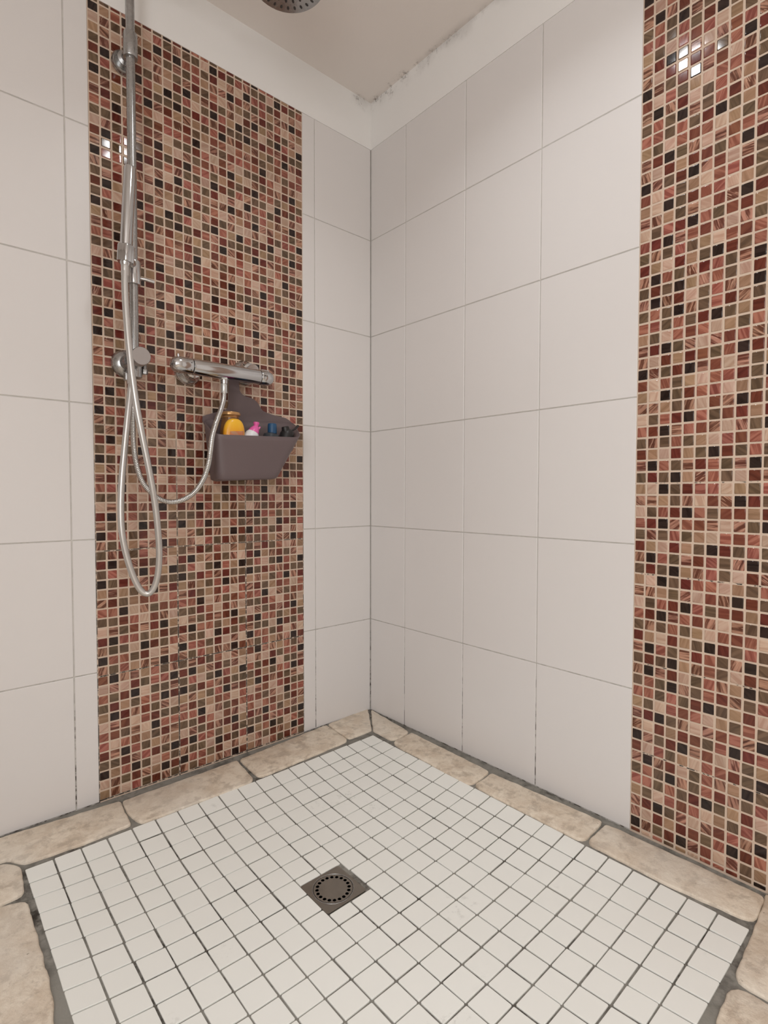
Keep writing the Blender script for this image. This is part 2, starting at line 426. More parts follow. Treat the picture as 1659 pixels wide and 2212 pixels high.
# ------------------------------------------------------------------ floor
DRX, DRY, DEEP = -.606, -.602, .0255                                # the floor falls towards the drain
def fall(x, y):
    ax = min((-.128-x)/(-.128-DRX), (x+1.072)/(DRX+1.072)); ay = min((-.165-y)/(-.165-DRY), (y+1.2035)/(DRY+1.2035))
    if ax <= 0 or ay <= 0: return 0.0
    f = lambda a: 1-(1-min(1, a))**3
    return -DEEP*f(ax)*f(ay)
def slab():
    xs = sorted([XEND-.1, -1.5, -1.2, -.1, .1]+[-.128-.944*i/48 for i in range(49)]); ys = sorted([YEND-.1, -1.6, -1.3, -.13, .1]+[-.165-1.0385*i/52 for i in range(53)])
    V = [(x, y, fall(x, y)-.0024) for y in ys for x in xs]; n = len(xs); F = []
    for j in range(len(ys)-1):
        for i in range(n-1): F.append((j*n+i, j*n+i+1, (j+1)*n+i+1, (j+1)*n+i))
    b = len(V); V += [(xs[0], ys[0], -.08), (xs[-1], ys[0], -.08), (xs[-1], ys[-1], -.08), (xs[0], ys[-1], -.08)]; F.append((b, b+3, b+2, b+1))
    return mk('floor', V, F, M_GFLOOR)
floor = tag(slab(), 'shower floor of small white square tiles ringed by beige stones', kind='structure')
FX = lambda i: -.128-i*(1.072-.128)/18
FY = lambda j: -.165-j*(1.2035-.165)/20
DX0, DX1, DY0, DY1 = -.6535, -.5485, -.6515, -.5525                  # drain
tl = []
for i in range(18):
    for j in range(20):
        x1, x0, y1, y0 = FX(i), FX(i+1), FY(j), FY(j+1)
        if y0 < DY1-.01 and y1 > DY0+.01 and x0 < DX1-.008 and x1 > DX0+.008:
            if y0 >= DY0-.001 and y1 <= DY1+.001: continue
            if y1 > DY1: y0 = DY1-.0005
            else: y1 = DY0+.0005
            if y1-y0 < .01: continue
        p = pix(((x0+x1)/2, (y0+y1)/2, 0))
        vis = 0 if (p is None or p[1] > 2240 or p[0] < -20) else 1/p[2]**3
        tl.append((vis, x0, x1, y0, y1))
tl.sort(reverse=True)
std = mesh_of('floor_tile', plate(.0524-.0031, .0519-.0031, .0006, .005, .0012), M_FTILE)
rest = G()
for n, (vis, x0, x1, y0, y1) in enumerate(tl):
    cx, cy = (x0+x1)/2+random.gauss(0, .0004), (y0+y1)/2+random.gauss(0, .0004)
    zc = fall(cx, cy); gx = (fall(cx+.02, cy)-fall(cx-.02, cy))/.04; gy = (fall(cx, cy+.02)-fall(cx, cy-.02))/.04
    m = Matrix.Rotation(gy, 4, 'X') @ Matrix.Rotation(-gx, 4, 'Y') @ Matrix.Rotation(random.gauss(0, .006), 4, 'Z') @ Matrix.Rotation(random.gauss(0, .0025), 4, 'X') @ Matrix.Rotation(random.gauss(0, .0025), 4, 'Y')
    if n < 300:
        me = std if y1-y0 > .05 else mesh_of('floor_tile', plate(x1-x0-.0031, y1-y0-.0031, .0006, .005, .0012), M_FTILE)
        o = bpy.data.objects.new('floor_tile', me); COL.objects.link(o); o.parent = floor
        o.matrix_basis = Matrix.Translation((cx, cy, zc)) @ m
    else:
        v, f = plate(x1-x0-.0031, y1-y0-.0031, .0006, .005, .0012)
        rest.add([m @ Vector(q)+Vector((cx, cy, zc)) for q in v], f)
o = rest.out('floor_tile_field', M_FTILE, floor); o['kind'] = 'stuff'

def unz(u, v, z=0.0):
    d = F_+R_*((u-829.5)/FPX)-U_*((v-1106)/FPX); t = (z-CAM.z)/d.z; q = CAM+d*t; return (q.x, q.y)
def border_stone(poly, seed, top=.0035):
    P = [Vector((x, y, 0)) for x, y in poly]
    A = sum(P[i].x*P[(i+1) % len(P)].y-P[(i+1) % len(P)].x*P[i].y for i in range(len(P)))
    if A < 0: P.reverse()
    # resample, then round the corners by averaging, then roughen
    Q = []
    for a, b in zip(P, P[1:]+P[:1]):
        n = max(1, int((b-a).length/.008))
        Q += [a+(b-a)*(k/n) for k in range(n)]
    for _ in range(1): Q = [(Q[i-1]+Q[i]*2+Q[(i+1) % len(Q)])/4 for i in range(len(Q))]
    nrm = []
    for i in range(len(Q)):
        t = (Q[(i+1) % len(Q)]-Q[i-1]).normalized(); nrm.append(Vector((t.y, -t.x, 0)))
    Q = [q+m*.0012+m*(noise.noise(q*38+Vector((seed*7.1, 0, 0)))*.0022+noise.noise(q*150+Vector((seed, 3, 0)))*.0007) for q, m in zip(Q, nrm)]
    rings = [(0, -.012), (0, top-.0030), (.0016, top-.0009), (.0042, top)]
    V = []; F = []; n = len(Q)
    for ins, z in rings:
        V += [(q-m*ins).to_tuple()[:2]+(z+noise.noise(q*30+Vector((0, 0, seed)))*.0008,) for q, m in zip(Q, nrm)]
    for j in range(len(rings)-1):
        for i in range(n): F.append((j*n+i, j*n+(i+1) % n, (j+1)*n+(i+1) % n, (j+1)*n+i))
    F.append(tuple((len(rings)-1)*n+i for i in range(n)))
    o = mk('border_stone', V, F, M_STONE, floor, True)
    o.data.set_sharp_from_angle(angle=math.radians(60))
za = lambda ox, oy, s, L: [unz(ox+a/s, oy+b/s, .003) for a, b in L]
C1 = lambda L: za(620, 1500, 3.318, L)
C2 = lambda L: za(1150, 1640, 3.259, L)
PX = lambda L: [unz(a, b, .003) for a, b in L]
stones = [
    C1([(578, 100), (606, 252), (450, 315), (432, 308), (293, 212)]),
    C1([(604, 108), (868, 262), (866, 276), (775, 322), (742, 322), (618, 256)]),
    C1([(893, 272), (1447, 547), (1440, 562), (1335, 638), (1300, 640), (782, 360), (765, 338)]),
    PX([(1063, 1670), (1301, 1773), (1297, 1779), (1264, 1811), (1249, 1812), (1031, 1700), (1026, 1694)]),
    C2([(515, 453), (1000, 672), (1628, 962), (1622, 1000), (1562, 1126), (1520, 1127), (960, 880), (402, 590), (405, 560)]),
    PX([(704.4, 1565.7), (749.6, 1596), (747, 1601), (563, 1677.5), (555, 1674.5), (518, 1640)]),
    PX([(512, 1642), (546.6, 1681), (540, 1689), (305, 1776.5), (296, 1773), (279.3, 1756.4), (264, 1730)]),
]
for i, p in enumerate(stones): border_stone(p, i+1)
# stones that run out of the frame
a = unz(258, 1730, .003); b = unz(283, 1780, .003)
border_stone([a, b, (b[0]-.10, b[1]-.003), (-1.068, -.146), (-1.094, -.106), (-1.36, -.100), (-1.36, -.012), (-1.1, -.010)], 11)
border_stone([(-1.37, -.012), (-1.37, -.155), (-1.67, -.158), (-1.67, -.012)], 12)
border_stone([(-1.68, -.012), (-1.68, -.155), (-1.98, -.158), (-1.98, -.012)], 19)
border_stone([(-1.99, -.012), (-1.99, -.155), (-2.26, -.158), (-2.26, -.012)], 29)
border_stone(PX([(9, 1864), (43, 1871), (51, 1919), (48, 1931), (3, 1952)])+[(-1.30, -.250), (-1.36, -.245), (-1.36, -.112), (-1.2, -.116)], 13)
L12 = PX([(2, 1958), (56, 1946), (64, 1965), (77, 2012), (95, 2080), (106, 2119), (114, 2165), (113, 2212)])
border_stone(L12+[(-1.088, -.64), (-1.12, -.70), (-1.36, -.69), (-1.37, -.262)], 14)
border_stone([(-1.092, -.71), (-1.35, -.705), (-1.36, -1.0), (-1.09, -.99)], 15)
border_stone([(-1.09, -1.003), (-1.36, -1.012), (-1.35, -1.35), (-1.09, -1.36)], 16)
c6 = C2([(1640, 985), (1560, 1200), (1440, 1500), (1452, 1560)]); border_stone([(-.008, -1.196)]+c6+[(-.268, -1.41), (-.15, -1.42), (-.008, -1.40)], 17)
c7 = C2([(1455, 1600), (1395, 1602), (1340, 1720), (1290, 1864)])
border_stone([(-.275, -1.245)]+[(-.279, -1.226), (-.292, -1.217), (-.327, -1.218), (-.371, -1.222), (-.385, -1.24), (-.385, -1.43), (-.278, -1.44)], 18)
for i in range(3):                                                  # larger stone slabs of the room floor, around the shower
    for j in range(9):
        if -1.385-.30*i-.295 > XEND-.06:
            x = -1.385-.302*i; y = -.17-.302*j; w_ = .293 if i < 3 else .2
            border_stone([(x, y), (x-w_, y), (x-w_, y-.293), (x, y-.293)], 40+i*9+j)
for i in range(4):
    for j in range(4):
        x = -.012-.338*i; y = -1.468-.338*j
        border_stone([(x, y), (x-.329, y), (x-.329, y-.329), (x, y-.329)], 80+i*4+j)
for k in range(3):
    x = -.395-k*.233
    border_stone([(x, -1.225), (x-.22, -1.222), (x-.224, -1.45), (x-.004, -1.455)], 20+k)

# ------------------------------------------------------------------ drain
dr = empty('floor_drain', (DRX, DRY, -DEEP-.002), 'square steel floor drain with round perforated cover among white tiles', 'drain')
dc = Vector((DRX, DRY, -DEEP))
def filled(name, outline, holes, z, th, mat, parent):
    cu = bpy.data.curves.new(name, 'CURVE'); cu.dimensions = '2D'; cu.fill_mode = 'BOTH'; cu.extrude = th/2
    for L in [outline]+holes:
        sp = cu.splines.new('POLY'); sp.points.add(len(L)-1); sp.use_cyclic_u = True
        for q, p in zip(sp.points, L): q.co = (p[0], p[1], 0, 1)
    t = bpy.data.objects.new('t', cu); COL.objects.link(t); dg = bpy.context.evaluated_depsgraph_get()
    me = bpy.data.meshes.new_from_object(t.evaluated_get(dg)); bpy.data.objects.remove(t)
    me.materials.clear(); me.materials.append(mat)
    for v in me.vertices: v.co.z += z
    o = bpy.data.objects.new(name, me); COL.objects.link(o)
    o.parent = parent; o.matrix_parent_inverse = Matrix.Translation(-world_loc(parent)); return o
circ = lambda r, n=48, cx=dc.x, cy=dc.y: [(cx+r*math.cos(2*math.pi*i/n), cy+r*math.sin(2*math.pi*i/n)) for i in range(n)]
hs = .0480; q = .003
sq = [(dc.x-hs+q, dc.y-hs), (dc.x+hs-q, dc.y-hs), (dc.x+hs, dc.y-hs+q), (dc.x+hs, dc.y+hs-q), (dc.x+hs-q, dc.y+hs), (dc.x-hs+q, dc.y+hs), (dc.x-hs, dc.y+hs-q), (dc.x-hs, dc.y-hs+q)]
filled('frame', sq, [circ(.0405)], dc.z-.0004, .0020, STEEL, dr)
filled('cover', circ(.0396), [circ(.0036, 14, dc.x+.0325*math.cos(a), dc.y+.0325*math.sin(a)) for a in [2*math.pi*(i+.25)/20 for i in range(20)]], dc.z-.0004, .0024, STEEL, dr)
G().lathe((dc.x, dc.y, dc.z-.00225), (0, 0, 1), [(.041, 0), (.041, .0003)], 40).out('hole_shade_disc', BLACK, dr)  # flat black disc paints in the dark seen through the cover holes
g = G(); g.lathe((dc.x, dc.y, dc.z+.0004), (0, 0, 1), [(.0408, 0), (.0412, .0009), (.0420, .0009), (.0424, 0)], 48)
g.out('rim', CHROME_OLD, dr, True)

# ------------------------------------------------------------------ shower column
RX, RY = -.8115, -.065
col = empty('shower_column', (RX, RY, 1.06), 'tall chrome shower riser with overhead rose fixed to the mosaic', 'shower')
G().tube([(RX, RY, 1.09+i*.1) for i in range(10)]+[(RX, RY, 2.0)], .0103, 24).out('riser_pipe', CHROME_OLD, col, True)
HD = Vector((-.545, -.343, 1.985))                                  # overhead rose, centre of its face
top = 2.055; dv = Vector((HD.x-RX, HD.y-RY, 0)).normalized(); pts = [Vector((RX, RY, 1.995))]
for i in range(9):
    a = i/8*math.pi/2; pts.append(Vector((RX, RY, 2.005))+dv*(.05*(1-math.cos(a)))+Vector((0, 0, .05*math.sin(a))))
end = Vector((HD.x, HD.y, top))-dv*.03
pts += [pts[-1].lerp(end, t) for t in (.25, .5, .75, 1)]
for i in range(1, 7):
    a = i/6*math.pi/2; pts.append(end+dv*(.03*math.sin(a))-Vector((0, 0, .03*(1-math.cos(a)))))
G().tube(pts, .0095, 20).out('shower_arm', CHROME_OLD, col, True)
ax = Vector((.02, .05, 1)).normalized()
g = G(); g.lathe(HD, ax, [(.0, .0), (.088, .0), (.0925, .0012), (.094, .004), (.0925, .008), (.06, .014), (.02, .022), (.014, .040), (.0, .041)], 56)
hd = g.out('shower_rose', CHROME_OLD, col, True)
g = G()
e1 = ax.orthogonal().normalized(); e2 = ax.cross(e1)
for rr, cnt in ((.078, 30), (.060, 22), (.042, 15), (.024, 8)):
    for i in range(cnt):
        a = 2*math.pi*(i+.5*(cnt % 4 == 0))/cnt; rad = e1*math.cos(a)+e2*math.sin(a); tan = e2*math.cos(a)-e1*math.sin(a)
        c = HD+rad*rr; v = [c-ax*.0022]
        for k in range(10):
            t = 2*math.pi*k/10; v.append(c+rad*.0062*math.cos(t)+tan*.0036*math.sin(t)+ax*.0004)
        g.add(v, [(0, 1+(k+1) % 10, 1+k) for k in range(10)])
o = g.out('nozzles', RUBBER_DARK, hd, True); o['kind'] = 'stuff'
# upper wall bracket
g = G(); g.lathe((RX, .0, 1.845), (0, -1, 0), [(.0255, .0), (.027, .003), (.027, .012), (.024, .016), (.0, .016)], 36)
g.lathe((RX, 0, 1.845), (0, -1, 0), [(.018, .016), (.018, .026), (.011, .030), (.011, .058)], 28)
g.lathe((RX, RY, 1.822), (0, 0, 1), [(.0106, 0), (.0155, .001), (.0165, .003), (.0165, .056), (.0155, .058), (.0106, .0585)], 30)
g.out('wall_bracket', CHROME_OLD, col, True)
# slider holding the hand shower
sl = G(); sl.lathe((RX, RY, 1.284), (0, 0, 1), [(.0108, 0), (.0160, .0008), (.0168, .003), (.0168, .054), (.0158, .057), (.0108, .0575)], 30)
HB = Vector((-.8425, -.108, 1.316)); HT = Vector((-.8305, -.113, 1.538)); hax = (HT-HB).normalized()
sl.tube([(RX, RY, 1.328), (HB.x*.6+RX*.4, -.09, 1.333), (HB.x, HB.y, 1.337)], .0115, 20)
slider = sl.out('slider', CHROME, col, True)
g = G()
prof = []
n = 60; V = []; Fc = []
for h, k in ((0, .96), (.002, 1), (.036, 1), (.039, .93)):
    e1 = hax.orthogonal().normalized(); e2 = hax.cross(e1)
    for i in range(n):
        a = 2*math.pi*i/n; r = (.0172+.0020*max(-.3, math.cos(5*a)))*k
        V.append(HB+hax*h+(e1*math.cos(a)+e2*math.sin(a))*r)
for j in range(3):
    for i in range(n): Fc.append((j*n+i, j*n+(i+1) % n, (j+1)*n+(i+1) % n, (j+1)*n+i))
Fc.append(tuple(reversed(range(n)))); Fc.append(tuple(3*n+i for i in range(n)))
g.add(V, Fc); g.out('swivel_cup', CHROME, slider, True)
G().tube([(RX+.012, RY-.006, 1.302), (RX+.026, RY-.010, 1.301), (RX+.045, RY-.014, 1.298)], lambda t, i: (.0036, .0042, .0036)[i], 12).out('lever', CHROME, slider, True)
# diverter
DZ = 1.100
dvt = G(); dvt.lathe((RX-.003, 0, DZ+.003), (0, -1, 0), [(.033, 0), (.035, .003), (.034, .010), (.028, .018), (.019, .022), (.0165, .05)], 40)
dvt.lathe((RX, RY, DZ-.042), (0, 0, 1), [(.0125, 0), (.0165, .002), (.0175, .012), (.0175, .058), (.0165, .066), (.0108, .069)], 30)
div = dvt.out('diverter', CHROME_OLD, col, True)
G().lathe((RX-.004, RY, DZ), (0, -1, 0), [(.0135, .012), (.0135, .034), (.0205, .040), (.0215, .044), (.0215, .064), (.0205, .0655), (.0, .0655)], 40).out('diverter_knob', simple('matte_chrome', (.45, .42, .41), .35, .9), div, True)
G().lathe((RX+.022, RY-.004, DZ-.030), (0, -.1, 1), [(.006, 0), (.0075, .002), (.0075, .012), (.005, .014), (.005, .024)], 6).out('outlet_nut', CHROME_OLD, div)
G().lathe((RX-.010, RY+.022, DZ-.046), (0, 0, 1), [(.0085, 0), (.0095, .002), (.0095, .018), (.0075, .02)], 6).out('outlet_nut', CHROME_OLD, div)

# ------------------------------------------------------------------ hand shower
hs_ = empty('hand_shower', HB, 'slim chrome stick hand shower resting upright in the slider holder', 'hand shower')
g = G(); L = (HT-HB).length
g.lathe(HB, hax, [(.0085, -.010), (.0118, .0), (.0120, .040), (.0134, .0405), (.0136, .06), (.0136, L-.004), (.0125, L-.001), (.0, L)], 32)
g.out('handle', CHROME, hs_, True)
e = hax.orthogonal().normalized()
g = G()
for k in range(9):
    g.lathe(HT-hax*(.012+k*.009)+Vector((.0045, .0125, 0)), (.35, 1, 0), [(.0016, 0), (.0014, .001), (0, .0012)], 8)
o = g.out('nozzles', RUBBER_DARK, hs_, True); o['kind'] = 'stuff'

# ------------------------------------------------------------------ hoses
def un(u, v, y):
    d = F_+R_*((u-829.5)/FPX)-U_*((v-1106)/FPX); t = (y-CAM.y)/d.y; return CAM+d*t
path = [(270, 573, -.109), (269.5, 610, -.112), (271.5, 660, -.116), (277, 730, -.122), (285.5, 810, -.127), (295.5, 880, -.130), (309, 950, -.130), (323, 1020, -.128), (335, 1090, -.124),
        (341.5, 1150, -.120), (344, 1200, -.115), (340, 1245, -.108), (330, 1274, -.101), (318, 1283, -.095), (303, 1274, -.090), (286, 1240, -.085), (272, 1195, -.082), (263.5, 1150, -.080),
        (261, 1100, -.078), (263, 1040, -.076), (269, 970, -.073), (276, 900, -.070), (281.5, 850, -.066), (284, 826, -.065)]
h1 = empty('shower_hose', un(270, 573, -.109), 'smooth silver hose hanging in a long loop below the hand shower', 'hose')
G().tube(spline([un(*p) for p in path], .008), .0076, 16).out('hose_tube', SATIN, h1, True)
G().lathe(un(270, 576, -.109)-Vector((0, 0, .022)), (0, 0, 1), [(.0078, 0), (.0088, .002), (.0088, .022), (.0084, .026)], 20).out('hose_nut', SATIN, h1, True)
pe = un(284, 826, -.065)
G().lathe(pe-Vector((0, 0, .006)), (0, 0, 1), [(.0078, 0), (.0098, .002), (.0098, .024), (.0085, .028)], 20).out('hose_nut', SATIN, h1, True)
path2 = [(484, 845, -.070), (483, 862, -.075), (477, 885, -.096), (467, 912, -.124), (459, 940, -.143), (455, 970, -.148), (450, 1003, -.141), (439, 1035, -.122), (421, 1062, -.099), (396, 1079, -.080), (370, 1084.5, -.064),
         (345, 1078, -.052), (322, 1060, -.044), (305, 1035, -.038), (294, 1000, -.034), (288, 955, -.032), (286.5, 910, -.034), (285, 870, -.038), (280, 835, -.043)]
cp = evenly(spline([un(*p) for p in path2], .004), .00135)
h2 = empty('flexible_hose', un(484, 845, -.07), 'ribbed metal hose curving from the mixer across to the riser', 'hose')
RIB = simple('ribbed_steel', (.62, .62, .61), .22, 1.0)
G().tube(cp, lambda t, i: (.0058, .0070, .0070)[i % 3], 14).out('hose_tube', RIB, h2, True, angle=80)
WORN = simple('pale_metal', (.62, .63, .62), .30, .7)
MXZ, MXY = 1.108, -.070
sp = un(484, 845, -.07)
g = G(); g.lathe(sp-Vector((0, 0, .006)), (0, 0, 1), [(.0072, 0), (.0088, .003), (.0088, .034), (.0072, .036)], 20)
g.out('ferrule', WORN, h2, True)
g = G(); g.lathe(sp+Vector((0, 0, .030)), (0, 0, 1), [(.0120, 0), (.0132, .001), (.0132, .013), (.0120, .014)], 6); g.out('hose_nut', WORN, h2)

# ------------------------------------------------------------------ thermostatic mixer
mx = empty('shower_mixer', (-.578, 0, MXZ), 'chrome thermostatic bar mixer mounted across the mosaic above the caddy', 'mixer')
X0, X1 = -.727, -.433
g = G(); g.lathe((X0+.056, MXY, MXZ), (1, 0, 0), [(.0195, 0), (.0208, .001), (.0212, .004), (.0212, X1-X0-.056-.046), (.0205, X1-X0-.056-.044)], 44)
g.lathe((-.5815, MXY, MXZ-.034), (0, 0, 1), [(.0085, 0), (.0095, .001), (.0100, .02)], 20)
body = g.out('mixer_body', CHROME, mx, True)
for nm, xx in (('wall_flange', -.655), ('wall_flange', -.486)):
    zf = MXZ if xx < -.6 else MXZ+.021
    g = G(); g.lathe((xx, 0, zf), (0, -1, 0), [(.0365, .0), (.0370, .002), (.0355, .006), (.030, .013), (.023, .020), (.0205, .028), (.0225, .030), (.0225, .042), (.0170, .044), (.0170, .058)], 44)
    g.out(nm, CHROME, mx, True)
g = G(); g.lathe((X0, MXY, MXZ), (1, 0, 0), [(0, 0), (.006, .0004), (.012, .003), (.0170, .008), (.0203, .016), (.0212, .024), (.0212, .0530), (.0205, .0545)], 44)
kn = g.out('flow_knob', CHROME, mx, True)
G().tube([(X0+.020, MXY-.004, MXZ+.019), (X0+.019, MXY-.005, MXZ+.0265)], lambda t, i: (.0036, .0026)[i], 10).out('knob_stop', CHROME, kn, True)
g = G()
for a in (14, -38): 
    r = math.radians(a); d = Vector((0, -math.cos(r), math.sin(r)))
    g.lathe(Vector((X0+.048, MXY, MXZ))+d*.0211, d, [(.0016, 0), (.0014, .0003), (0, .0004)], 10)
for xx in (.028, .040):
    d = Vector((0, -.55, .83)); g.lathe(Vector((X0+xx, MXY, MXZ))+d*.0211, d, [(.0012, 0), (.001, .0003), (0, .0004)], 8)
g.out('mark_dot', BLACK, kn)
g = G(); g.lathe((X1-.0445, MXY, MXZ), (1, 0, 0), [(.0185, 0), (.0185, .003)], 40); g.out('gap_ring', BLACK, mx, True)
g = G(); g.lathe((X1-.0420, MXY, MXZ), (1, 0, 0), [(.0205, 0), (.0212, .001), (.0212, .020), (.0203, .028), (.0170, .036), (.012, .0405), (.006, .0425), (0, .043)], 44)
kt = g.out('temperature_knob', CHROME, mx, True)
G().box((X1-.036, MXY-.004, MXZ+.0195), (X1-.012, MXY+.004, MXZ+.0232)).out('safety_button', CHROME, kt, bevel=.001)
# the engraved 38 and its arrow on the right knob
def glyph(poly2, x, a0):
    v = []
    for p, q in poly2:
        a = a0+q/.0214; v.append((x+p, MXY-.02135*math.cos(a), MXZ+.02135*math.sin(a)))
    return v
g = G()
def stroke(L, x, a0, wd=.00055):
    for (a, b), (c, d) in zip(L, L[1:]):
        dx, dy = c-a, d-b; n = math.hypot(dx, dy) or 1; px_, py_ = -dy/n*wd, dx/n*wd
        g.add(glyph([(a-px_, b-py_), (a+px_, b+py_), (c+px_, d+py_), (c-px_, d-py_)], x, a0), [(0, 1, 2, 3), (3, 2, 1, 0)])
u = .0042
stroke([(0, u), (.0022, u*.9), (.0024, u*.65), (.001, u*.5), (.0024, u*.35), (.0022, u*.1), (0, 0)], X1-.0385, .02)
stroke([(.0012, u*.5), (.0002, u*.75), (.0012, u), (.0022, u*.75), (.0012, u*.5), (.0001, u*.25), (.0012, 0), (.0023, u*.25), (.0012, u*.5)], X1-.0350, .02)
g.add(glyph([(0, .0005), (0, .0027), (.0062, .0012)], X1-.0310, .02), [(0, 1, 2), (2, 1, 0)])
g.out('temperature_mark', BLACK, kt)

# ------------------------------------------------------------------ caddy
MAUVE = N('mauve_rubber'); MAUVE.set(MAUVE.mix(MAUVE.noise(5, 3), (.125, .090, .093, 1), (.150, .112, .112, 1)), .48); MAUVE.bump(MAUVE.noise(160, 3), .1, .001); MAUVE = MAUVE.m
cd_ = empty('shower_caddy', (-.50, -.075, .82), 'mauve rubber caddy hanging by its strap from the mixer', 'caddy')
YF, YB = -.128, -.020
fl = un(463, 938, YF); fr = un(651, 945, YF); bl = un(437, 906, YB); br = un(634, 912, YB)
bfl = un(474, 1034, YF+.012); bfr = un(604, 1030, YF+.012)
def rrect(c, rad, n=7):
    """c: corners fl, fr, br, bl as Vectors; rounded loop"""
    out = []
    for i in range(4):
        p, a, b = c[i], c[i-1], c[(i+1) % 4]
        d1 = (a-p).normalized()*rad; d2 = (b-p).normalized()*rad
        for k in range(n+1):
            t = k/n; out.append((p+d1)*(1-t)**2+p*2*t*(1-t)+(p+d2)*t*t)
    return out
topc = [Vector(fl), Vector(fr), Vector(br), Vector(bl)]
botc = [Vector(bfl), Vector(bfr), Vector((bfr.x+.004, YB-.008, bfr.z+.002)), Vector((bl.x+.014, YB-.008, bfl.z))]
t_ = rrect(topc, .030); b_ = rrect(botc, .024); n = len(t_)
V = []; Fc = []
LV = 8
for j in range(LV+1):
    s = j/LV; V += [tuple(t_[i].lerp(b_[i], s)) for i in range(n)]
for j in range(LV):
    for i in range(n): Fc.append((j*n+i, (j+1)*n+i, (j+1)*n+(i+1) % n, j*n+(i+1) % n))
cb = sum(b_, Vector())/n
for s, dz in ((.93, -.004), (.80, -.006)):
    V += [tuple(cb+(b_[i]-cb)*s+Vector((0, 0, dz))) for i in range(n)]
for j in (LV, LV+1):
    for i in range(n): Fc.append((j*n+i, (j+1)*n+i, (j+1)*n+(i+1) % n, j*n+(i+1) % n))
Fc.append(tuple((LV+2)*n+i for i in range(n)))
bk = mk('basket', V, Fc, MAUVE, cd_, True)
bk.data.set_sharp_from_angle(angle=math.radians(50))
m_ = bk.modifiers.new('s', 'SOLIDIFY'); m_.thickness = .0026; m_.offset = 0
# back panel and strap, one sheet; outline in pixels on its own plane
YS = -.016
outl = [(437, 908), (438, 899), (446, 896), (461, 892), (474, 889), (486, 886), (491, 882), (493.5, 874), (494.2, 850), (494.8, 826), (495, 800), (515, 800), (515.2, 822), (517.3, 844), (521, 850), (527, 855),
        (545, 861), (552, 866), (558, 873), (563, 882), (568, 888), (577, 892), (590, 896.5), (604, 900), (617, 903.5), (626, 909), (631, 918), (634, 926), (600, 935), (540, 935), (480, 935), (445, 925)]
P2 = [un(a, b, YS) for a, b in outl]
filledp = [(p.x, p.z) for p in P2]
cu = bpy.data.curves.new('strap_panel', 'CURVE'); cu.dimensions = '2D'; cu.fill_mode = 'BOTH'; cu.extrude = .0013
s2 = cu.splines.new('POLY'); s2.points.add(len(filledp)-1); s2.use_cyclic_u = True
for qq, p in zip(s2.points, filledp): qq.co = (p[0], p[1], 0, 1)
t = bpy.data.objects.new('t', cu); COL.objects.link(t)
me = bpy.data.meshes.new_from_object(t.evaluated_get(bpy.context.evaluated_depsgraph_get())); bpy.data.objects.remove(t)
me.materials.clear(); me.materials.append(MAUVE)
for v in me.vertices: v.co = Vector((v.co.x, YS+v.co.z, v.co.y))
o = bpy.data.objects.new('strap_panel', me); COL.objects.link(o); o.parent = cd_; o.matrix_parent_inverse = Matrix.Translation(-Vector(cd_.location))

# ------------------------------------------------------------------ what stands in the caddy
FL = botc[0].z+.002
def oval_bottle(cx, cy, zs, parent, name, mat, lean=(0, 0), power=2.4, n=32):
    """zs: list of (height, half width, half depth)"""
    V = []; Fc = []
    for z, a, b in zs:
        for i in range(n):
            t = 2*math.pi*i/n; c, s = math.cos(t), math.sin(t)
            x = a*math.copysign(abs(c)**(2/power), c); y = b*math.copysign(abs(s)**(2/power), s)
            V.append((cx+x+lean[0]*(z-FL), cy+y+lean[1]*(z-FL), z))
    for j in range(len(zs)-1):
        for i in range(n): Fc.append((j*n+i, j*n+(i+1) % n, (j+1)*n+(i+1) % n, (j+1)*n+i))
    Fc.append(tuple(reversed(range(n)))); Fc.append(tuple((len(zs)-1)*n+i for i in range(n)))
    o = mk(name, V, Fc, mat, parent, True); o.data.set_sharp_from_angle(angle=math.radians(55)); return o
# gold lidded jar
p = un(496.5, 896, -.055); jx, jy, jz = p.x, -.055, p.z
AMBER = simple('amber_plastic', (.23, .105, .035), .22, 0)
GOLD = simple('gold_lid', (.52, .29, .12), .28, .55)
jar = empty('lotion_jar', (jx, jy, FL), 'amber brown bottle with a round gold lid at the back of the caddy', 'bottle')
oval_bottle(jx, jy, [(FL, .022, .022), (FL+.004, .0255, .0255), (jz-.060, .0268, .0262), (jz-.040, .0268, .0262), (jz-.026, .0245, .0240), (jz-.016, .0225, .0225), (jz-.004, .0225, .0225)], jar, 'body', AMBER, power=2)
G().lathe((jx, jy, jz-.006), (0, 0, 1), [(.0240, -.004), (.0250, .001), (.0285, .004), (.0290, .008), (.0275, .0115), (.019, .0135), (0, .0140)], 36).out('lid', GOLD, jar, True)
# yellow bottle
p = un(500, 925, -.099); bx, by = p.x, -.099
zt = un(503, 904, -.099).z
YEL = N('yellow_plastic'); YEL.set(YEL.mix(YEL.ramp(YEL.xyz()[2], zt-.055, zt-.01), (.80, .30, .012, 1), (.86, .47, .03, 1)), .28); YEL = YEL.m
yb = empty('shampoo_bottle', (bx, by, FL), 'upside down yellow orange bottle with a rounded top in the caddy', 'bottle')
zs = [(FL, .024, .011), (FL+.004, .028, .014)]
for k in range(0, 5): zs.append((zt-.055-.012*(4-k), .0305, .016))
for k in range(1, 9):
    a = k/8*math.pi/2; zs.append((zt-.042+.042*math.sin(a), .0305*max(.05, math.cos(a)**.72), .016*max(.08, math.cos(a)**.5)))
oval_bottle(bx, by, zs, yb, 'body', YEL, lean=(.055, 0), power=2.3)
LABEL = N('orange_label'); LABEL.set(LABEL.mix(LABEL.ramp(LABEL.noise(70, 3), .42, .58), (.60, .20, .09, 1), (.52, .27, .16, 1)), .35); LABEL = LABEL.m
V = []; Fc = []
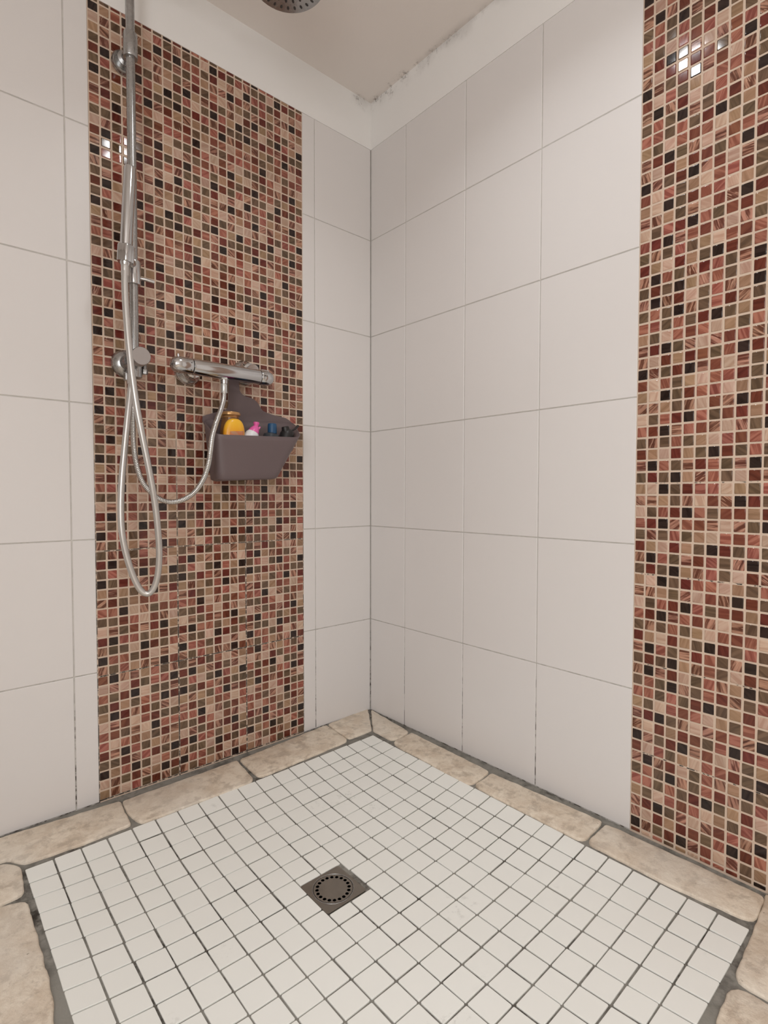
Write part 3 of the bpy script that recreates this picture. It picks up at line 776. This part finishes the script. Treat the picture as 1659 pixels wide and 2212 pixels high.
for j in range(9):
    for i in range(13):
        zz = zt-.055+.022*j/8-.004*(12-i)/12; th = math.radians(-122+74*i/12); c, s = math.cos(th), math.sin(th)
        V.append((bx+.0308*math.copysign(abs(c)**(2/2.3), c)+.055*(zz-FL), by-.0006+.0160*math.copysign(abs(s)**(2/2.3), s), zz))
for j in range(8):
    for i in range(12): Fc.append((j*13+i, j*13+i+1, (j+1)*13+i+1, (j+1)*13+i))
mk('label', V, Fc, LABEL, yb, True)
# white bottle with pink cap
p0 = un(541, 947, -.088); p1 = un(549.5, 930, -.088); p2 = un(553.5, 912, -.088)
PINK = simple('pink_plastic', (.78, .13, .40), .3); WHITE = simple('white_plastic', (.78, .78, .80), .32)
wb = empty('pink_capped_bottle', (p0.x, -.088, FL), 'white bottle with a pointed bright pink cap in the caddy', 'bottle')
axw = (p1-p0).normalized()
G().lathe(p0-axw*.075, axw, [(.015, 0), (.0195, .003), (.0215, .04), (.0215, .070), (.0205, .082), (.0185, .090), (.0150, .095)], 32).out('body', WHITE, wb, True)
g = G(); g.lathe(p0+axw*.0185, axw, [(.0158, 0), (.0150, .004), (.0128, .011), (.0095, .017), (.0070, .021)], 28)
cap = g.out('cap', PINK, wb, True)
tipa = p0+axw*.036; tipb = Vector((p2.x, -.090, p2.z+.001))
G().tube([tipa, tipa.lerp(tipb, .4), tipa.lerp(tipb, .7), tipa.lerp(tipb, .9), tipb], lambda t, i: (.0066, .0066, .0086, .0082, .0040)[i], 18).out('tip', PINK, cap, True)
G().tube([p0+axw*.030+Vector((.008, -.004, 0)), p0+axw*.038+Vector((.010, -.004, 0))], lambda t, i: (.003, .0022)[i], 8).out('flip_tab', PINK, cap, True)
# blue capped bottle
pb = un(588, 926, -.085); BLUE = simple('blue_cap', (.012, .072, .165), .42)
GREYP = N('smoky_plastic'); GREYP.set((.075, .085, .095, 1), .18, **{'Transmission Weight': .35, 'IOR': 1.4}); GREYP = GREYP.m
gb = empty('blue_capped_bottle', (pb.x, -.085, FL), 'smoky grey bottle with a dark blue round cap in the caddy', 'bottle')
G().lathe((pb.x-.022, -.083, FL+.003), Vector((.021, -.002, pb.z-.016-FL)), [(.014, 0), (.0190, .004), (.0205, .05), (.0235, pb.z-.026-FL), (.0222, pb.z-.019-FL), (.014, pb.z-.015-FL), (.010, pb.z-.013-FL)], 34).out('body', GREYP, gb, True)
G().lathe((pb.x, -.085, pb.z-.014), (.02, .03, 1), [(.0128, 0), (.0132, .001), (.0128, .024), (.0121, .0275), (.0105, .0285), (0, .0285)], 32).out('cap', BLUE, gb, True)
# black bottle with its hook
pk = un(624, 934, -.088); BLK = simple('black_plastic', (.014, .012, .012), .42)
kb = empty('black_hook_bottle', (pk.x, -.088, FL), 'black bottle with a curved hanging hook at the right end of the caddy', 'bottle')
axk = Vector((-.22, .0, 1)).normalized(); base = Vector((pk.x-.003, -.086, pk.z))
G().lathe(base-axk*.050+Vector((-.028, 0, -.004)), Vector((.34, 0, 1)), [(.012, 0), (.0170, .004), (.0200, .024), (.0212, .046), (.0185, .058), (.012, .064)], 30).out('body', BLK, kb, True)
bc = un(617, 927, -.09)
cp_ = G().lathe(bc-axk*.012, axk, [(.0115, 0), (.0120, .004), (.0110, .018), (.009, .020), (.0035, .0201), (.003, .0165), (0, .0165)], 26).out('cap', BLK, kb, True)
hk = [un(621, 930, -.09), un(628, 931, -.092), un(634, 928.5, -.092), un(639, 925, -.092), un(642, 921.5, -.092), un(645, 919.5, -.092)]
G().tube(spline(hk, .002), lambda t, i: .0026+.0020*max(0, t-.6)/.4 - (.002 if t > .97 else 0), 12).out('hook', BLK, kb, True)

# ------------------------------------------------------------------ shower lamp above the frame, seen as glints in the mosaic; then added fills
GLOW = N('lamp_glass'); GLOW.set((1, 1, 1, 1), .4, **{'Emission Color': (1, .93, .86, 1), 'Emission Strength': 22.0}); GLOW = GLOW.m
lx, ly = LAMP; r = .046; WT = simple('lamp_trim', (.8, .8, .8), .4)
L_ = empty('ceiling_spotlight', (lx, ly, ZC), 'small round recessed spotlight in the ceiling above the shower floor', 'lamp')
G().lathe((lx, ly, ZC), (0, 0, -1), [(r*.95, 0), (r*1.28, 0), (r*1.28, .003), (r*1.05, .006), (r*.95, .004)], 40).out('trim_ring', WT, L_, True)
G().lathe((lx, ly, ZC), (0, 0, -1), [(r*.94, .001), (r*.94, .003), (0, .003)], 40).out('lamp_glass', GLOW, L_, True)
L_ = empty('added_fill_spot', (FILLSPOT[0], FILLSPOT[1], ZC), 'added round fill light in the ceiling behind the camera', 'lamp')  # invented fixture around the added ceiling fill
r = .063
G().lathe((FILLSPOT[0], FILLSPOT[1], ZC), (0, 0, -1), [(r*.95, 0), (r*1.28, 0), (r*1.28, .003), (r*1.05, .006), (r*.95, .004)], 40).out('trim_ring', WT, L_, True)
G().lathe((FILLSPOT[0], FILLSPOT[1], ZC), (0, 0, -1), [(r*.94, .001), (r*.94, .003), (0, .003)], 40).out('lamp_glass', GLOW, L_, True)
L_ = empty('added_fill_fixture', (FILLPOINT[0], -2.9, FILLPOINT[2]), 'added fill light fixture on the wall behind the camera', 'lamp')  # invented fixture to go with the added point fill
G().lathe((FILLPOINT[0], -2.9, FILLPOINT[2]-.10), (0, 1, 0), [(.045, 0), (.045, .012), (.012, .016), (.012, .30), (.0, .31)], 24).out('fill_arm', WT, L_, True)
g = G(); y0, y1, z0, z1 = -2.75, -1.55, .70, 1.70  # added frame and pane behind the fill panel, no window known here
for a, b in (((-2.30, y0-.06, z0-.06), (-2.285, y1+.06, z0)), ((-2.30, y0-.06, z1), (-2.285, y1+.06, z1+.06)), ((-2.30, y0-.06, z0), (-2.285, y0, z1)), ((-2.30, y1, z0), (-2.285, y1+.06, z1))): g.box(a, b)
wn = tag(g.out('fill_frame_1', WT), kind='structure')
G().box((-2.30, y0, z0), (-2.294, y1, z1)).out('fill_pane', simple('fill_pane_grey', (.8, .8, .8), .5), wn)
